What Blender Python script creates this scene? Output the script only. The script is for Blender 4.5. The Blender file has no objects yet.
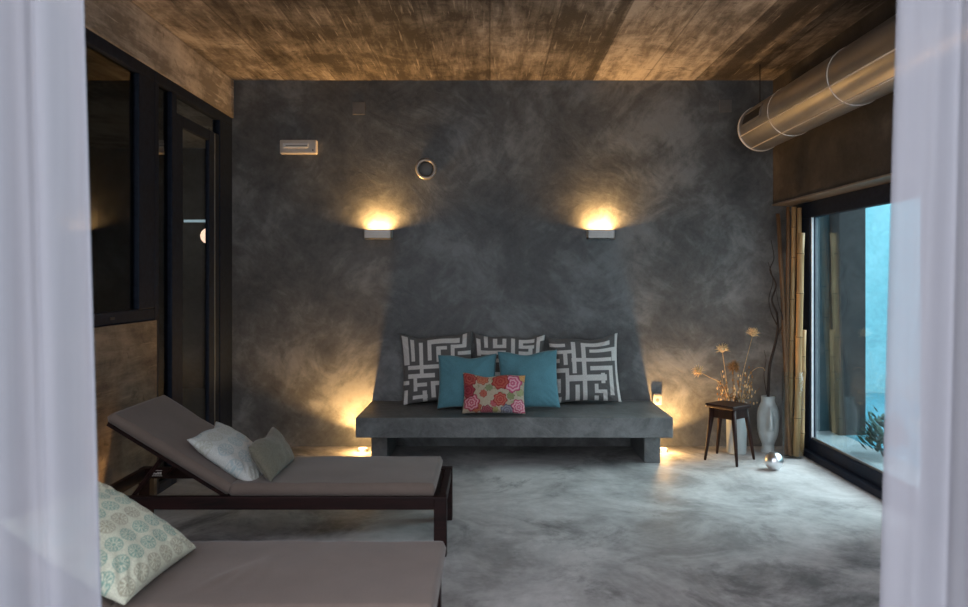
import bpy, bmesh, math, random
import numpy as np
from mathutils import Vector, Matrix, noise as mnoise

random.seed(7)
S = bpy.context.scene
COL = S.collection
PI = math.pi

# ------------------------------------------------------------------ materials
class NT:
    def __init__(s, name):
        s.m = bpy.data.materials.new(name); s.m.use_nodes = True
        s.t = s.m.node_tree; s.t.nodes.clear()
        s.out = s.n('ShaderNodeOutputMaterial')
    def n(s, kind, ins=None, **kw):
        nd = s.t.nodes.new(kind)
        for k, v in kw.items(): setattr(nd, k, v)
        for k, v in (ins or {}).items():
            if isinstance(v, bpy.types.NodeSocket): s.t.links.new(v, nd.inputs[k])
            else: nd.inputs[k].default_value = v
        return nd
    def l(s, a, b): s.t.links.new(a, b)
    def ramp(s, fac, stops):
        r = s.n('ShaderNodeValToRGB', {'Fac': fac}); e = r.color_ramp.elements
        while len(e) < len(stops): e.new(0.5)
        for i, (p, c) in enumerate(stops):
            e[i].position = p; e[i].color = (*c, 1) if len(c) == 3 else c
        return r.outputs['Color']
    def noise(s, vec, scale, detail=5, rough=.55, dist=0, out='Fac'):
        return s.n('ShaderNodeTexNoise', {'Vector': vec, 'Scale': scale, 'Detail': detail, 'Roughness': rough, 'Distortion': dist}).outputs[out]
    def mapping(s, sc=(1,1,1), rot=(0,0,0)):
        tc = s.n('ShaderNodeTexCoord')
        return s.n('ShaderNodeMapping', {'Vector': tc.outputs['Object'], 'Scale': sc, 'Rotation': rot}).outputs['Vector']
    def mix(s, f, a, b, mode='MIX'):
        m = s.n('ShaderNodeMix', data_type='RGBA', blend_type=mode)
        for k, v in ((0, f), (6, a), (7, b)):
            if isinstance(v, bpy.types.NodeSocket): s.l(v, m.inputs[k])
            else: m.inputs[k].default_value = v if k == 0 else (*v, 1)
        return m.outputs[2]
    def math(s, op, a, b=0.0, c=0.0):
        m = s.n('ShaderNodeMath', operation=op)
        for i, v in enumerate((a, b, c)):
            if isinstance(v, bpy.types.NodeSocket): s.l(v, m.inputs[i])
            else: m.inputs[i].default_value = v
        return m.outputs[0]
    def pbr(s, col, rough=.5, metal=0.0, bump=None, bstr=.2, bdist=.01, spec=.5, **extra):
        b = s.n('ShaderNodeBsdfPrincipled')
        for k, v in (('Base Color', col), ('Roughness', rough), ('Metallic', metal), ('Specular IOR Level', spec), *extra.items()):
            if isinstance(v, bpy.types.NodeSocket): s.l(v, b.inputs[k])
            else: b.inputs[k].default_value = (*v, 1) if isinstance(v, tuple) and len(v) == 3 else v
        if bump is not None:
            bp = s.n('ShaderNodeBump', {'Height': bump, 'Strength': bstr, 'Distance': bdist})
            s.l(bp.outputs[0], b.inputs['Normal'])
        s.l(b.outputs[0], s.out.inputs['Surface'])
        return s.m

def m_simple(name, col, rough=.5, metal=0.0, var=.12, scale=20, bstr=.08, spec=.5, **extra):
    t = NT(name); v = t.mapping()
    nz = t.noise(v, scale, 4)
    c = t.ramp(nz, [(.3, tuple(x*(1-var) for x in col)), (.7, tuple(min(1, x*(1+var)) for x in col))])
    return t.pbr(c, rough, metal, nz, bstr, .004, spec, **extra)

def m_plaster(name, dark, mid, light, rough=.45, scale=1.0, bstr=.3):
    """trowelled polished plaster / micro-cement"""
    t = NT(name); v = t.mapping()
    big = t.noise(v, 1.1*scale, 6, .62, .35)
    med = t.noise(v, 3.6*scale, 7, .68, .6)
    fine = t.noise(v, 22*scale, 6, .7, .3)
    # short trowel strokes: stretched noise in two slanted directions, in patches
    def stroke(rot, sc):
        r0 = t.mapping((1,1,1), rot)
        w0 = t.n('ShaderNodeVectorMath', {0: r0, 1: t.n('ShaderNodeVectorMath', {0: t.noise(v, 1.4*scale, 2, .5, 0, 'Color'), 1: (.45,.45,.45)}, operation='MULTIPLY').outputs[0]}, operation='ADD').outputs[0]
        m0 = t.n('ShaderNodeMapping', {'Vector': w0, 'Scale': (1,1,3.6)}).outputs[0]
        return t.noise(m0, sc*scale, 5, .62, .5)
    s1 = stroke((0,.8,.1), 3.6); s2 = stroke((0,-.65,.1), 3.2)
    pk = t.ramp(t.noise(v, 2.0*scale, 3), [(.46,(0,0,0)),(.56,(1,1,1))])
    st = t.mix(pk, t.mix(1.0, s1, s1), t.mix(1.0, s2, s2))
    st = t.n('ShaderNodeRGBToBW', {0: st}).outputs[0]
    f = t.math('ADD', t.math('MULTIPLY', big, .50), t.math('MULTIPLY', med, .32))
    f = t.math('ADD', f, t.math('MULTIPLY', st, .18))
    a = t.ramp(f, [(.415, dark), (.5, mid), (.585, light)])
    a = t.mix(.36, a, t.ramp(fine, [(.3, tuple(x*.6 for x in mid)), (.72, tuple(x*1.5 for x in mid))]))
    h = t.math('ADD', t.math('MULTIPLY', med, .5), t.math('MULTIPLY', st, .7))
    h = t.math('ADD', h, t.math('MULTIPLY', fine, .4))
    r = t.math('ADD', rough-.15, t.math('MULTIPLY', med, .35))
    return t.pbr(a, r, 0, h, bstr, .02)

M = {}
M['wall'] = m_plaster('dark trowelled plaster', (.037,.038,.040), (.100,.105,.107), (.25,.265,.268), .48)
M['bench'] = m_plaster('bench microcement', (.06,.064,.064), (.125,.132,.132), (.23,.24,.24), .45, 1.7, .25)
M['lintel'] = m_plaster('brown raw plaster', (.018,.015,.013), (.055,.046,.038), (.14,.118,.095), .65, 1.0)

def m_floor():
    t = NT('polished concrete floor'); v = t.mapping()
    big = t.noise(v, .55, 5, .6, .5)
    cloud = t.noise(v, 1.5, 7, .66, .8)
    fine = t.noise(v, 14, 6, .7, .3)
    sc = t.n('ShaderNodeMapping', {'Vector': t.mapping((1.0, .8, 1), (0,0,.5)), 'Location': (1.7,8.4,.4)}).outputs[0]
    stain = t.noise(sc, 1.25, 8, .72, .5)
    a = t.ramp(t.math('ADD', t.math('MULTIPLY', big, .4), t.math('MULTIPLY', cloud, .6)), [(.41, (.19,.187,.182)), (.5, (.40,.392,.382)), (.60, (.60,.59,.575))])
    a = t.mix(.3, a, t.ramp(fine, [(.3, (.20,.198,.192)), (.7, (.52,.51,.50))]))
    a = t.mix(t.ramp(stain, [(.53, (0,0,0)), (.65, (.75,.75,.75))]), a, (.075,.076,.075))
    r = t.math('ADD', .44, t.math('MULTIPLY', cloud, .38))
    return t.pbr(a, r, 0, t.math('ADD', cloud, t.math('MULTIPLY', fine, .3)), .08, .02, .3)
M['floor'] = m_floor()

def m_boards(name, dark, mid, light, plank=.26, bands=(), axis=0):
    """board-marked concrete: boards run along Y"""
    t = NT(name)
    tc = t.n('ShaderNodeTexCoord').outputs['Object']; v = tc
    sp = t.n('ShaderNodeSeparateXYZ', {0: tc}); x = sp.outputs[axis]
    lv = t.n('ShaderNodeMapping', {'Vector': tc, 'Scale': (1,.16,1)}).outputs[0]
    streak = t.noise(lv, 11, 8, .72, .35)
    scratch = t.noise(t.n('ShaderNodeMapping', {'Vector': tc, 'Scale': (1,.06,1), 'Rotation': (0,0,.05)}).outputs[0], 42, 4, .6, .2)
    blot = t.noise(v, 1.2, 8, .68, .5)
    spots = t.noise(v, 6, 8, .78, .6)
    px = t.math('DIVIDE', t.math('ADD', x, t.math('MULTIPLY', t.math('SUBTRACT', blot, .5), .015)), plank)
    wn = t.n('ShaderNodeTexWhiteNoise', {'W': t.math('FLOOR', px)}, noise_dimensions='1D').outputs['Value']
    fr = t.math('FRACT', px)
    edge = t.math('LESS_THAN', t.math('ABSOLUTE', t.math('SUBTRACT', fr, .5)), .487)
    f = t.math('ADD', t.math('MULTIPLY', streak, .40), t.math('MULTIPLY', blot, .45))
    f = t.math('ADD', f, t.math('MULTIPLY', t.math('SUBTRACT', wn, .5), .09))
    f = t.math('ADD', f, t.math('MULTIPLY', spots, .15))
    a = t.ramp(f, [(.42, dark), (.50, mid), (.585, light)])
    a = t.mix(t.ramp(spots, [(.56, (0,0,0)), (.64, (.7,.7,.7))]), a, tuple(d*.75 for d in dark))
    a = t.mix(t.ramp(scratch, [(.60, (0,0,0)), (.70, (.55,.55,.55))]), a, tuple(q*1.15 for q in light))
    a = t.mix(t.math('MULTIPLY', t.math('SUBTRACT', 1.0, edge), .45), a, tuple(d*.5 for d in dark))
    for c, w, k in bands:
        xx = t.math('ADD', x, t.math('MULTIPLY', t.math('SUBTRACT', spots, .5), .10))
        d = t.math('ABSOLUTE', t.math('SUBTRACT', xx, c))
        b = t.math('MULTIPLY', t.math('MINIMUM', t.math('MAXIMUM', t.math('MULTIPLY', t.math('SUBTRACT', w, d), 40), 0), 1), k)
        a = t.mix(b, a, tuple(q*.55 for q in dark))
    h = t.math('ADD', t.math('MULTIPLY', streak, .6), t.math('MULTIPLY', edge, .3))
    h = t.math('ADD', h, t.math('MULTIPLY', spots, .5))
    return t.pbr(a, .75, 0, h, .5, .02, .3)
M['ceiling'] = m_boards('board marked concrete ceiling', (.062,.052,.044), (.205,.175,.147), (.46,.405,.345), .42,
                        bands=((.80,.045,.8), (1.86,.085,.85), (-1.55,.10,.35), (.30,.02,.35)))
M['beam'] = m_boards('board marked concrete beam', (.22,.195,.17), (.46,.41,.365), (.64,.585,.53), .6, axis=2)
M['parapet'] = m_boards('stained concrete parapet', (.07,.058,.047), (.16,.132,.105), (.27,.225,.18), 7.0, axis=2)

M['frame'] = m_simple('anthracite window metal', (.016,.022,.036), .55, 0, .2, 30, .03, .08)
M['gasket'] = m_simple('pale gasket', (.85,.88,.9), .4, .2)
M['profile'] = m_simple('metal edge profile', (.42,.36,.30), .35, .8, .15)
def m_glass(name, tint=(.9,.95,.96), ior=1.5):
    t = NT(name)
    lw = t.n('ShaderNodeLayerWeight', {'Blend': .5})
    k = ((ior-1)/(ior+1))**2
    f = t.math('ADD', k, t.math('MULTIPLY', t.math('POWER', lw.outputs['Facing'], 5.0), 1-k))
    tr = t.n('ShaderNodeBsdfTransparent', {'Color': (*tint, 1)})
    g = t.n('ShaderNodeBsdfGlossy', {'Color': (1,1,1,1), 'Roughness': 0.0})
    mx = t.n('ShaderNodeMixShader', {0: f, 1: tr.outputs[0], 2: g.outputs[0]})
    t.l(mx.outputs[0], t.out.inputs[0]); return t.m
M['glass'] = m_glass('window glass', (.88,.94,.95), 1.8)
M['dark_glass'] = m_glass('tinted glass', (.45,.5,.5), 1.5)
M['vase_glass'] = m_glass('clear vase glass', (.95,.975,.98), 1.10)

def m_cloth(name, col, rough=.85, weave=220, bstr=.25, var=.1, sheen=.2):
    t = NT(name); v = t.mapping()
    w1 = t.noise(v, weave, 2); big = t.noise(v, 7, 4)
    c = t.ramp(t.math('ADD', t.math('MULTIPLY', w1, .5), t.math('MULTIPLY', big, .5)), [(.35, tuple(x*(1-var) for x in col)), (.65, tuple(x*(1+var) for x in col))])
    return t.pbr(c, rough, 0, t.math('ADD', w1, t.math('MULTIPLY', big, 1.5)), bstr, .003, .3, **{'Sheen Weight': sheen})
M['taupe'] = m_cloth('taupe canvas', (.150,.116,.097), .8)
M['teal'] = m_cloth('teal cotton', (.095,.25,.305), .75, 150, .3, .15)
M['olive'] = m_cloth('grey green linen', (.165,.155,.115), .9, 120, .6, .2)
def m_vcol(name, rough=.8, weave=200):
    t = NT(name); v = t.mapping()
    a = t.n('ShaderNodeVertexColor', layer_name='Pattern').outputs['Color']
    w = t.noise(v, weave, 2)
    c = t.mix(.5, a, t.ramp(w, [(.3, (.5,.5,.5)), (.7, (1,1,1))]), 'MULTIPLY')
    return t.pbr(c, rough, 0, w, .3, .002, .3, **{'Sheen Weight': .15})
M['print'] = m_vcol('printed cotton')

def m_wood(name, dark, light, rough=.35, sc=(1,12,12)):
    t = NT(name); v = t.mapping(sc)
    n1 = t.noise(v, 3, 6, .6, .8)
    c = t.ramp(n1, [(.3, dark), (.7, light)])
    return t.pbr(c, rough, 0, n1, .1, .004, .18)
M['mahogany'] = m_wood('dark mahogany', (.007,.004,.004), (.026,.009,.008), .5)
M['stoolwood'] = m_wood('dark stained stool wood', (.010,.005,.004), (.032,.014,.011), .452, (6,6,1))
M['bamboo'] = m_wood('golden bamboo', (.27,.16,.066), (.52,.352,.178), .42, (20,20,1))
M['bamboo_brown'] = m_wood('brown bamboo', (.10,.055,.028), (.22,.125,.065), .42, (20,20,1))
M['node'] = m_simple('bamboo node ring', (.10,.065,.03), .6)
M['branch'] = m_simple('dark branch bark', (.028,.019,.015), .8, 0, .4, 60, .4)
M['straw'] = m_simple('dried straw stem', (.42,.30,.16), .8, 0, .3, 60)
M['straw_dark'] = m_simple('dried brown stem', (.14,.085,.04), .85, 0, .3, 60)
M['seed'] = m_simple('dried flower seed', (.68,.50,.27), .85, 0, .35, 80)
M['seed_brown'] = m_simple('dried brown flower', (.26,.14,.055), .9, 0, .35, 80)
M['duct'] = m_simple('galvanised duct', (.40,.40,.40), .42, 1.0, .1, 5, .03)
M['seam'] = m_simple('duct seam with painted glint', (.85,.82,.78), .35, .3, .05)  # pale colour stands in for lamp glints along the ridges
M['steel'] = m_simple('brushed steel ball', (.80,.81,.83), .3, 1.0, .08, 12, .02)
M['white'] = m_simple('white painted metal', (.72,.71,.69), .45, 0, .04)
M['plastic'] = m_simple('off white plastic', (.58,.54,.49), .4, 0, .05)
M['rim_metal'] = m_simple('satin rim metal', (.30,.29,.28), .35, .5, .06)
M['plate'] = m_simple('painted cover plate', (.135,.130,.125), .5, 0, .1)
M['grey_plastic'] = m_simple('grey plastic', (.16,.16,.155), .4)
M['black'] = m_simple('black metal', (.008,.008,.009), .5)
M['ceramic'] = m_simple('pale grey ceramic', (.42,.46,.455), .35, 0, .05, 6, .03)
M['brass'] = m_simple('brass pin', (.6,.5,.35), .3, 1.0)
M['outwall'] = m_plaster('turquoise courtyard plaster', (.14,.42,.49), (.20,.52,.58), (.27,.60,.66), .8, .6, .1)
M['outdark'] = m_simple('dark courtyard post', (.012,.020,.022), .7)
M['outshade'] = m_plaster('shaded teal courtyard plaster', (.012,.05,.065), (.02,.075,.095), (.03,.10,.125), .8, .8, .1)  # shade on the courtyard wall, put into a darker plaster colour
M['outfloor'] = m_plaster('pale courtyard paving', (.10,.15,.16), (.15,.21,.22), (.22,.28,.28), .7, .8, .1)
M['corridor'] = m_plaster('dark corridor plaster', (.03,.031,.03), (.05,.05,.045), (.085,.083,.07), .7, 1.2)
M['leaf'] = m_simple('dark green leaf', (.012,.05,.035), .8, 0, .35, 40, .05, .15)
def m_water():
    t = NT('pool water'); v = t.mapping()
    n1 = t.noise(v, 3.5, 3, .5, .6)
    return t.pbr((.02,.16,.22), .05, 0, n1, .25, .03)
M['water'] = m_water()
def m_emit(name, col, s):
    t = NT(name)
    e = t.n('ShaderNodeEmission', {'Color': (*col,1), 'Strength': s}); t.l(e.outputs[0], t.out.inputs[0]); return t.m
WARM = (1.0,.60,.25)
M['lamp'] = m_emit('warm lamp glow', (1.0,.70,.36), 8)
M['globe'] = m_emit('globe lamp glow', (1.0,.60,.42), 2.2)
M['tube'] = m_emit('cool tube glow', (.75,.92,1.0), .55)
def m_sheer():
    t = NT('sheer curtain voile'); v = t.mapping((1,1,.02))
    th = t.noise(v, 60, 3)
    c = (.405,.41,.455,1)
    d = t.n('ShaderNodeBsdfDiffuse', {'Color': c}); tl = t.n('ShaderNodeBsdfTranslucent', {'Color': c})
    m1 = t.n('ShaderNodeMixShader', {0: .5, 1: d.outputs[0], 2: tl.outputs[0]})
    tr = t.n('ShaderNodeBsdfTransparent', {'Color': (1,1,1,1)})
    f = t.math('ADD', .08, t.math('MULTIPLY', th, .12))
    m2 = t.n('ShaderNodeMixShader', {0: f, 1: m1.outputs[0], 2: tr.outputs[0]})
    t.l(m2.outputs[0], t.out.inputs[0]); return t.m
M['sheer'] = m_sheer()

# ------------------------------------------------------------------ mesh helpers
def obj(name, bm, mat, parent=None, smooth=False):
    me = bpy.data.meshes.new(name)
    bmesh.ops.recalc_face_normals(bm, faces=bm.faces)
    bm.to_mesh(me); bm.free()
    me.materials.append(M[mat] if isinstance(mat, str) else mat)
    if smooth: me.shade_smooth()
    o = bpy.data.objects.new(name, me); COL.objects.link(o)
    if parent: o.parent = parent
    return o
def tag(o, label=None, cat=None, group=None, kind=None):
    for k, v in (('label', label), ('category', cat), ('group', group), ('kind', kind)):
        if v: o[k] = v
    return o
def thing(name, loc, label, cat, group=None, rot=(0,0,0)):
    o = bpy.data.objects.new(name, None); COL.objects.link(o)
    o.empty_display_size = .05
    o.location = loc; o.rotation_euler = rot
    return tag(o, label, cat, group)
def rebase(o, loc):
    """put a one-mesh thing's origin at loc without moving it"""
    o.data.transform(Matrix.Translation(-Vector(loc))); o.location = loc
    return o
def box(bm, a, b, bev=0.0, seg=2, mx=None):
    lo = [min(p,q) for p,q in zip(a,b)]; hi = [max(p,q) for p,q in zip(a,b)]
    v = [bm.verts.new((x,y,z)) for x in (lo[0],hi[0]) for y in (lo[1],hi[1]) for z in (lo[2],hi[2])]
    fs = [bm.faces.new([v[i] for i in f]) for f in ((0,1,3,2),(4,6,7,5),(0,4,5,1),(2,3,7,6),(0,2,6,4),(1,5,7,3))]
    if bev:
        es = list({e for f in fs for e in f.edges})
        r = bmesh.ops.bevel(bm, geom=es, offset=bev, segments=seg, affect='EDGES', profile=.5)
        v = list({w for f in r['faces'] for w in f.verts} | {w for w in v if w.is_valid})
    if mx is not None:
        bmesh.ops.transform(bm, matrix=mx, verts=[w for w in v if w.is_valid])
    return v
def BM(): return bmesh.new()
def boxes(name, lst, mat, parent=None, bev=0.0, seg=2):
    bm = BM()
    for a, b in lst: box(bm, a, b, bev, seg)
    return obj(name, bm, mat, parent)
def tube(bm, pts, rads, n=8, cap=True):
    pts = [Vector(p) for p in pts]
    if not hasattr(rads, '__len__'): rads = [rads]*len(pts)
    rings = []
    up = None
    for i, p in enumerate(pts):
        d = (pts[min(i+1,len(pts)-1)] - pts[max(i-1,0)]).normalized()
        if up is None: up = Vector((1,0,0)) if abs(d.x) < .9 else Vector((0,1,0))
        a = (up - d*up.dot(d)).normalized(); b = d.cross(a); up = a
        rings.append([bm.verts.new(p + (a*math.cos(2*PI*k/n) + b*math.sin(2*PI*k/n))*rads[i]) for k in range(n)])
    for r, q in zip(rings, rings[1:]):
        for k in range(n): bm.faces.new((r[k], r[(k+1)%n], q[(k+1)%n], q[k]))
    if cap: bm.faces.new(rings[0][::-1]); bm.faces.new(rings[-1])
def lathe(bm, prof, n=40, mx=None, closed=True):
    rings = []
    for r, z in prof:
        rings.append([bm.verts.new((r*math.cos(2*PI*k/n), r*math.sin(2*PI*k/n), z)) for k in range(n)])
    for a, b in zip(rings, rings[1:]):
        for k in range(n): bm.faces.new((a[k], a[(k+1)%n], b[(k+1)%n], b[k]))
    if closed: bm.faces.new(rings[0][::-1]); bm.faces.new(rings[-1])
    if mx is not None: bmesh.ops.transform(bm, matrix=mx, verts=[v for r in rings for v in r])
    return rings
def smoothpts(pts, n=6):
    P = [Vector(p) for p in pts]; P = [P[0]*2-P[1]] + P + [P[-1]*2-P[-2]]; out = []
    for i in range(1, len(P)-2):
        for k in range(n):
            t = k/n; a,b,c,d = P[i-1:i+3]
            out.append(.5*((2*b)+(c-a)*t+(2*a-5*b+4*c-d)*t*t+(3*b-a-3*c+d)*t**3))
    return out + [P[-2]]

# ------------------------------------------------------------------ camera (f = 760 px, vanishing point at 490, 278)
F = 760.0; VX, VY = 490.0, 278.0; CZ = 1.38
cam = bpy.data.cameras.new('camera'); co = bpy.data.objects.new('camera', cam); COL.objects.link(co)
co.location = (0,0,CZ); co.rotation_euler = (PI/2,0,0)
cam.sensor_width = 36; cam.lens = F*36/968
cam.shift_x = -(VX-484)/968; cam.shift_y = -(303.5-VY)/968
cam.clip_start = .02
cam.dof.use_dof = True; cam.dof.focus_distance = 5.9; cam.dof.aperture_fstop = 3.2
S.camera = co
def P(px, py, y): return Vector(((px-VX)*y/F, y, CZ-(py-VY)*y/F))

D = 6.23; XL = -2.10; XR = 2.32; XG = 2.49; H = 3.0; Y0 = 1.30

# ------------------------------------------------------------------ room shell
st = dict(kind='structure')
boxes('floor', [((-2.3,-3.0,-.12), (2.56,D+.15,0))], 'floor')['kind'] = 'structure'
boxes('ceiling', [((-2.4,Y0,H), (2.75,D+.15,H+.2))], 'ceiling')['kind'] = 'structure'
boxes('wall_back', [((XL-.02,D,0), (2.62,D+.18,H))], 'wall')['kind'] = 'structure'
w = boxes('wall_left', [((XL-.16,Y0,2.69), (XL,D,H))], 'beam'); w['kind'] = 'structure'
pw = boxes('wall_left_low', [((XL-.14,Y0,0), (XL,4.79,1.115))], 'parapet'); pw['kind'] = 'structure'
boxes('wall_right', [((XR,Y0,1.985), (2.62,D,H))], 'lintel')['kind'] = 'structure'
boxes('wall_right_low', [((XR+.03,Y0,0),(2.62,4.15,1.985))], 'lintel')['kind'] = 'structure'
boxes('wall_sun_block', [((XR+.03,-3.0,0),(2.56,Y0,3.0))], 'lintel')['kind'] = 'structure'  # unseen wall added to keep sun and sky off the right curtain
boxes('trim_1', [((XR-.012,Y0,1.972), (XR+.17,D,1.985))], 'profile', bev=.003)['kind'] = 'structure'

# window_1 : left window over the low wall
def root(name):
    o = bpy.data.objects.new(name, None); COL.objects.link(o); o['kind'] = 'structure'; o.empty_display_size=.05; return o
w1 = root('window_1'); w1.location = (XL,3.0,1.115)
def rboxes(name, lst, mat, r, bev=0.0):
    o = boxes(name, lst, mat, None, bev); o.data.transform(Matrix.Translation(-r.location)); o.parent = r; return o
xa, xb = XL-.075, XL-.012
rboxes('window_frame', [((xa,Y0,1.115),(xb,4.79,1.19)), ((xa,Y0,2.616),(xb,4.79,2.69)), ((xa,4.575,1.19),(xb,4.79,2.616)), ((xa,2.6,1.19),(xb,2.7,2.616)), ((xa,Y0,1.19),(xb,Y0+.08,2.616))], 'frame', w1, .006)
rboxes('window_pane', [((XL-.048,Y0+.06,1.18),(XL-.040,4.59,2.63))], 'dark_glass', w1)
rboxes('drain_cap', [((xb,4.22,1.145),(xb+.004,4.27,1.160))], 'black', w1)

# door_1 : glazed door beside it
d1 = root('door_1'); d1.location = (XL,5.5,0)
rboxes('door_frame', [((xa,4.79,2.62),(xb,D,2.69)), ((xa,4.79,0),(xb,4.85,2.62)), ((xa,5.95,0),(xb+.0,D,2.62)), ((xa,5.05,0),(xb,5.13,2.62)), ((xa,4.85,0),(xb,5.05,.06))], 'frame', d1, .006)
rboxes('side_pane', [((XL-.048,4.84,.05),(XL-.040,5.06,2.63))], 'dark_glass', d1)
rboxes('transom_pane', [((XL-.048,5.12,2.49),(XL-.040,5.96,2.63))], 'glass', d1)
lf = rboxes('door_leaf', [((xb-.04,5.13,.02),(xb-.008,5.25,2.5)), ((xb-.04,5.74,.02),(xb-.008,5.95,2.5)), ((xb-.04,5.25,2.42),(xb-.008,5.74,2.5)), ((xb-.04,5.25,.02),(xb-.008,5.74,.14))], 'frame', d1, .006)
rboxes('leaf_pane', [((XL-.048,5.24,.13),(XL-.040,5.75,2.43))], 'glass', d1)
rboxes('door_edge_strip', [((xb-.008,5.84,.03),(xb-.002,5.85,2.49))], 'gasket', d1).data.materials[0] = M['grey_plastic']

# window_2 : the right-hand window down to the floor
w2 = root('window_2'); w2.location = (XG,5.0,0)
xa, xb = XG-.01, XG+.045
rboxes('window_frame', [((xa,4.15,1.85),(xb,D,1.985)), ((xa,5.90,0),(xb,D,1.85)), ((xa,4.15,0),(xb,5.90,.135)), ((xa-.05,4.15,0),(xa,D,.05)), ((xa,4.15,.135),(xb,4.27,1.85))], 'frame', w2, .006)
rboxes('window_pane', [((XG+.025,4.25,.12),(XG+.033,5.92,1.86))], 'glass', w2)
rboxes('gasket', [((XG+.002,5.886,.14),(XG+.016,5.899,1.85))], 'gasket', w2)
rboxes('sill_track', [((XG+.005,4.27,.135),(XG+.015,5.885,.15))], 'plate', w2)

# corridor beyond the left glass
cd = boxes('wall_corridor', [((-5.0,1.0,0),(-4.9,9.6,3.0)), ((-5.0,9.5,0),(XL-.16,9.6,3.0)), ((-5.0,.9,0),(XL-.16,1.0,3.0)), ((XL-.16,D+.18,0),(XL-.06,9.5,3.0)), ], 'corridor'); cd['kind']='structure'
boxes('floor_corridor', [((-5.0,1.0,-.12),(-2.3,9.6,0)), ((-2.3,D+.15,-.12),(XL-.06,9.6,0))], 'corridor')['kind']='structure'
boxes('ceiling_corridor', [((-5.0,.9,3.0),(-2.4,9.6,3.1)), ((-2.4,D+.15,3.0),(XL-.06,9.6,3.1))], 'beam')['kind']='structure'
# ------------------------------------------------------------------ courtyard beyond the right glass
boxes('wall_courtyard', [((2.76,9.6,-.1),(9.0,9.8,3.6)), ((8.8,-3,-.1),(9.0,9.6,3.6))], 'outwall')['kind']='structure'
boxes('floor_courtyard', [((2.58,-3,-.12),(3.15,9.6,-.02)), ((3.15,-3,-.12),(9.0,3.6,-.02))], 'outfloor')['kind']='structure'
pl = boxes('pool', [((3.16,3.61,-.25),(8.74,9.54,-.06))], 'water'); rebase(pl, (6,6.6,-.25))
tag(pl, 'blue courtyard pool seen through the right window', 'pool')
boxes('wall_courtyard_shade', [((2.63,6.96,-.02),(3.30,7.1,3.4))], 'outshade')['kind']='structure'  # dark slab added in place of shade on the far courtyard wall
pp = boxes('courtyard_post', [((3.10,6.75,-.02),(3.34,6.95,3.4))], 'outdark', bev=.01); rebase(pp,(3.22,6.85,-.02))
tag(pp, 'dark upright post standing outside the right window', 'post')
# low shrub outside
sh = thing('low_shrub', (3.08,5.95,-.02), 'dark green low shrub outside the right window glass', 'plant')
bm = BM()
for i in range(320):
    a = random.uniform(0,2*PI); r = .16*math.sqrt(random.random()); z = .06+random.random()*.30*(1-(r/.2)**2)
    p = Vector((r*math.cos(a), r*math.sin(a), z)); L = random.uniform(.05,.09); d = Vector((math.cos(a)*.7, math.sin(a)*.7, random.uniform(.2,1))).normalized()
    s = d.cross(Vector((0,0,1))).normalized()*.016
    v = [bm.verts.new(q) for q in (p, p+d*L*.5+s, p+d*L, p+d*L*.5-s)]; bm.faces.new(v)
obj('foliage', bm, 'leaf', sh)
bm = BM()
for i in range(7):
    a = i*.9; tube(bm, [(0,0,0), (.05*math.cos(a),.05*math.sin(a),.12), (.11*math.cos(a),.11*math.sin(a),.24)], [.006,.004,.002], 5)
obj('stem', bm, 'branch', sh)

# ------------------------------------------------------------------ bench
be = thing('concrete_bench', (.18,5.85,0), 'grey cement bench built against the dark back wall', 'bench')
def cboxes(name, a, b, mat, r, bev=.0, seg=2):
    o = boxes(name, [(a,b)], mat, None, bev, seg); o.data.transform(Matrix.Translation(-Vector(r.location))); o.parent = r; return o
cboxes('seat_slab', (-.967,5.465,.229), (1.318,D-.002,.375), 'bench', be, .006)
cboxes('support', (-.885,5.665,0), (-.765,D-.002,.229), 'bench', be, .005)
cboxes('support', (1.15,5.665,0), (1.27,D-.002,.229), 'bench', be, .005)

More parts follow.
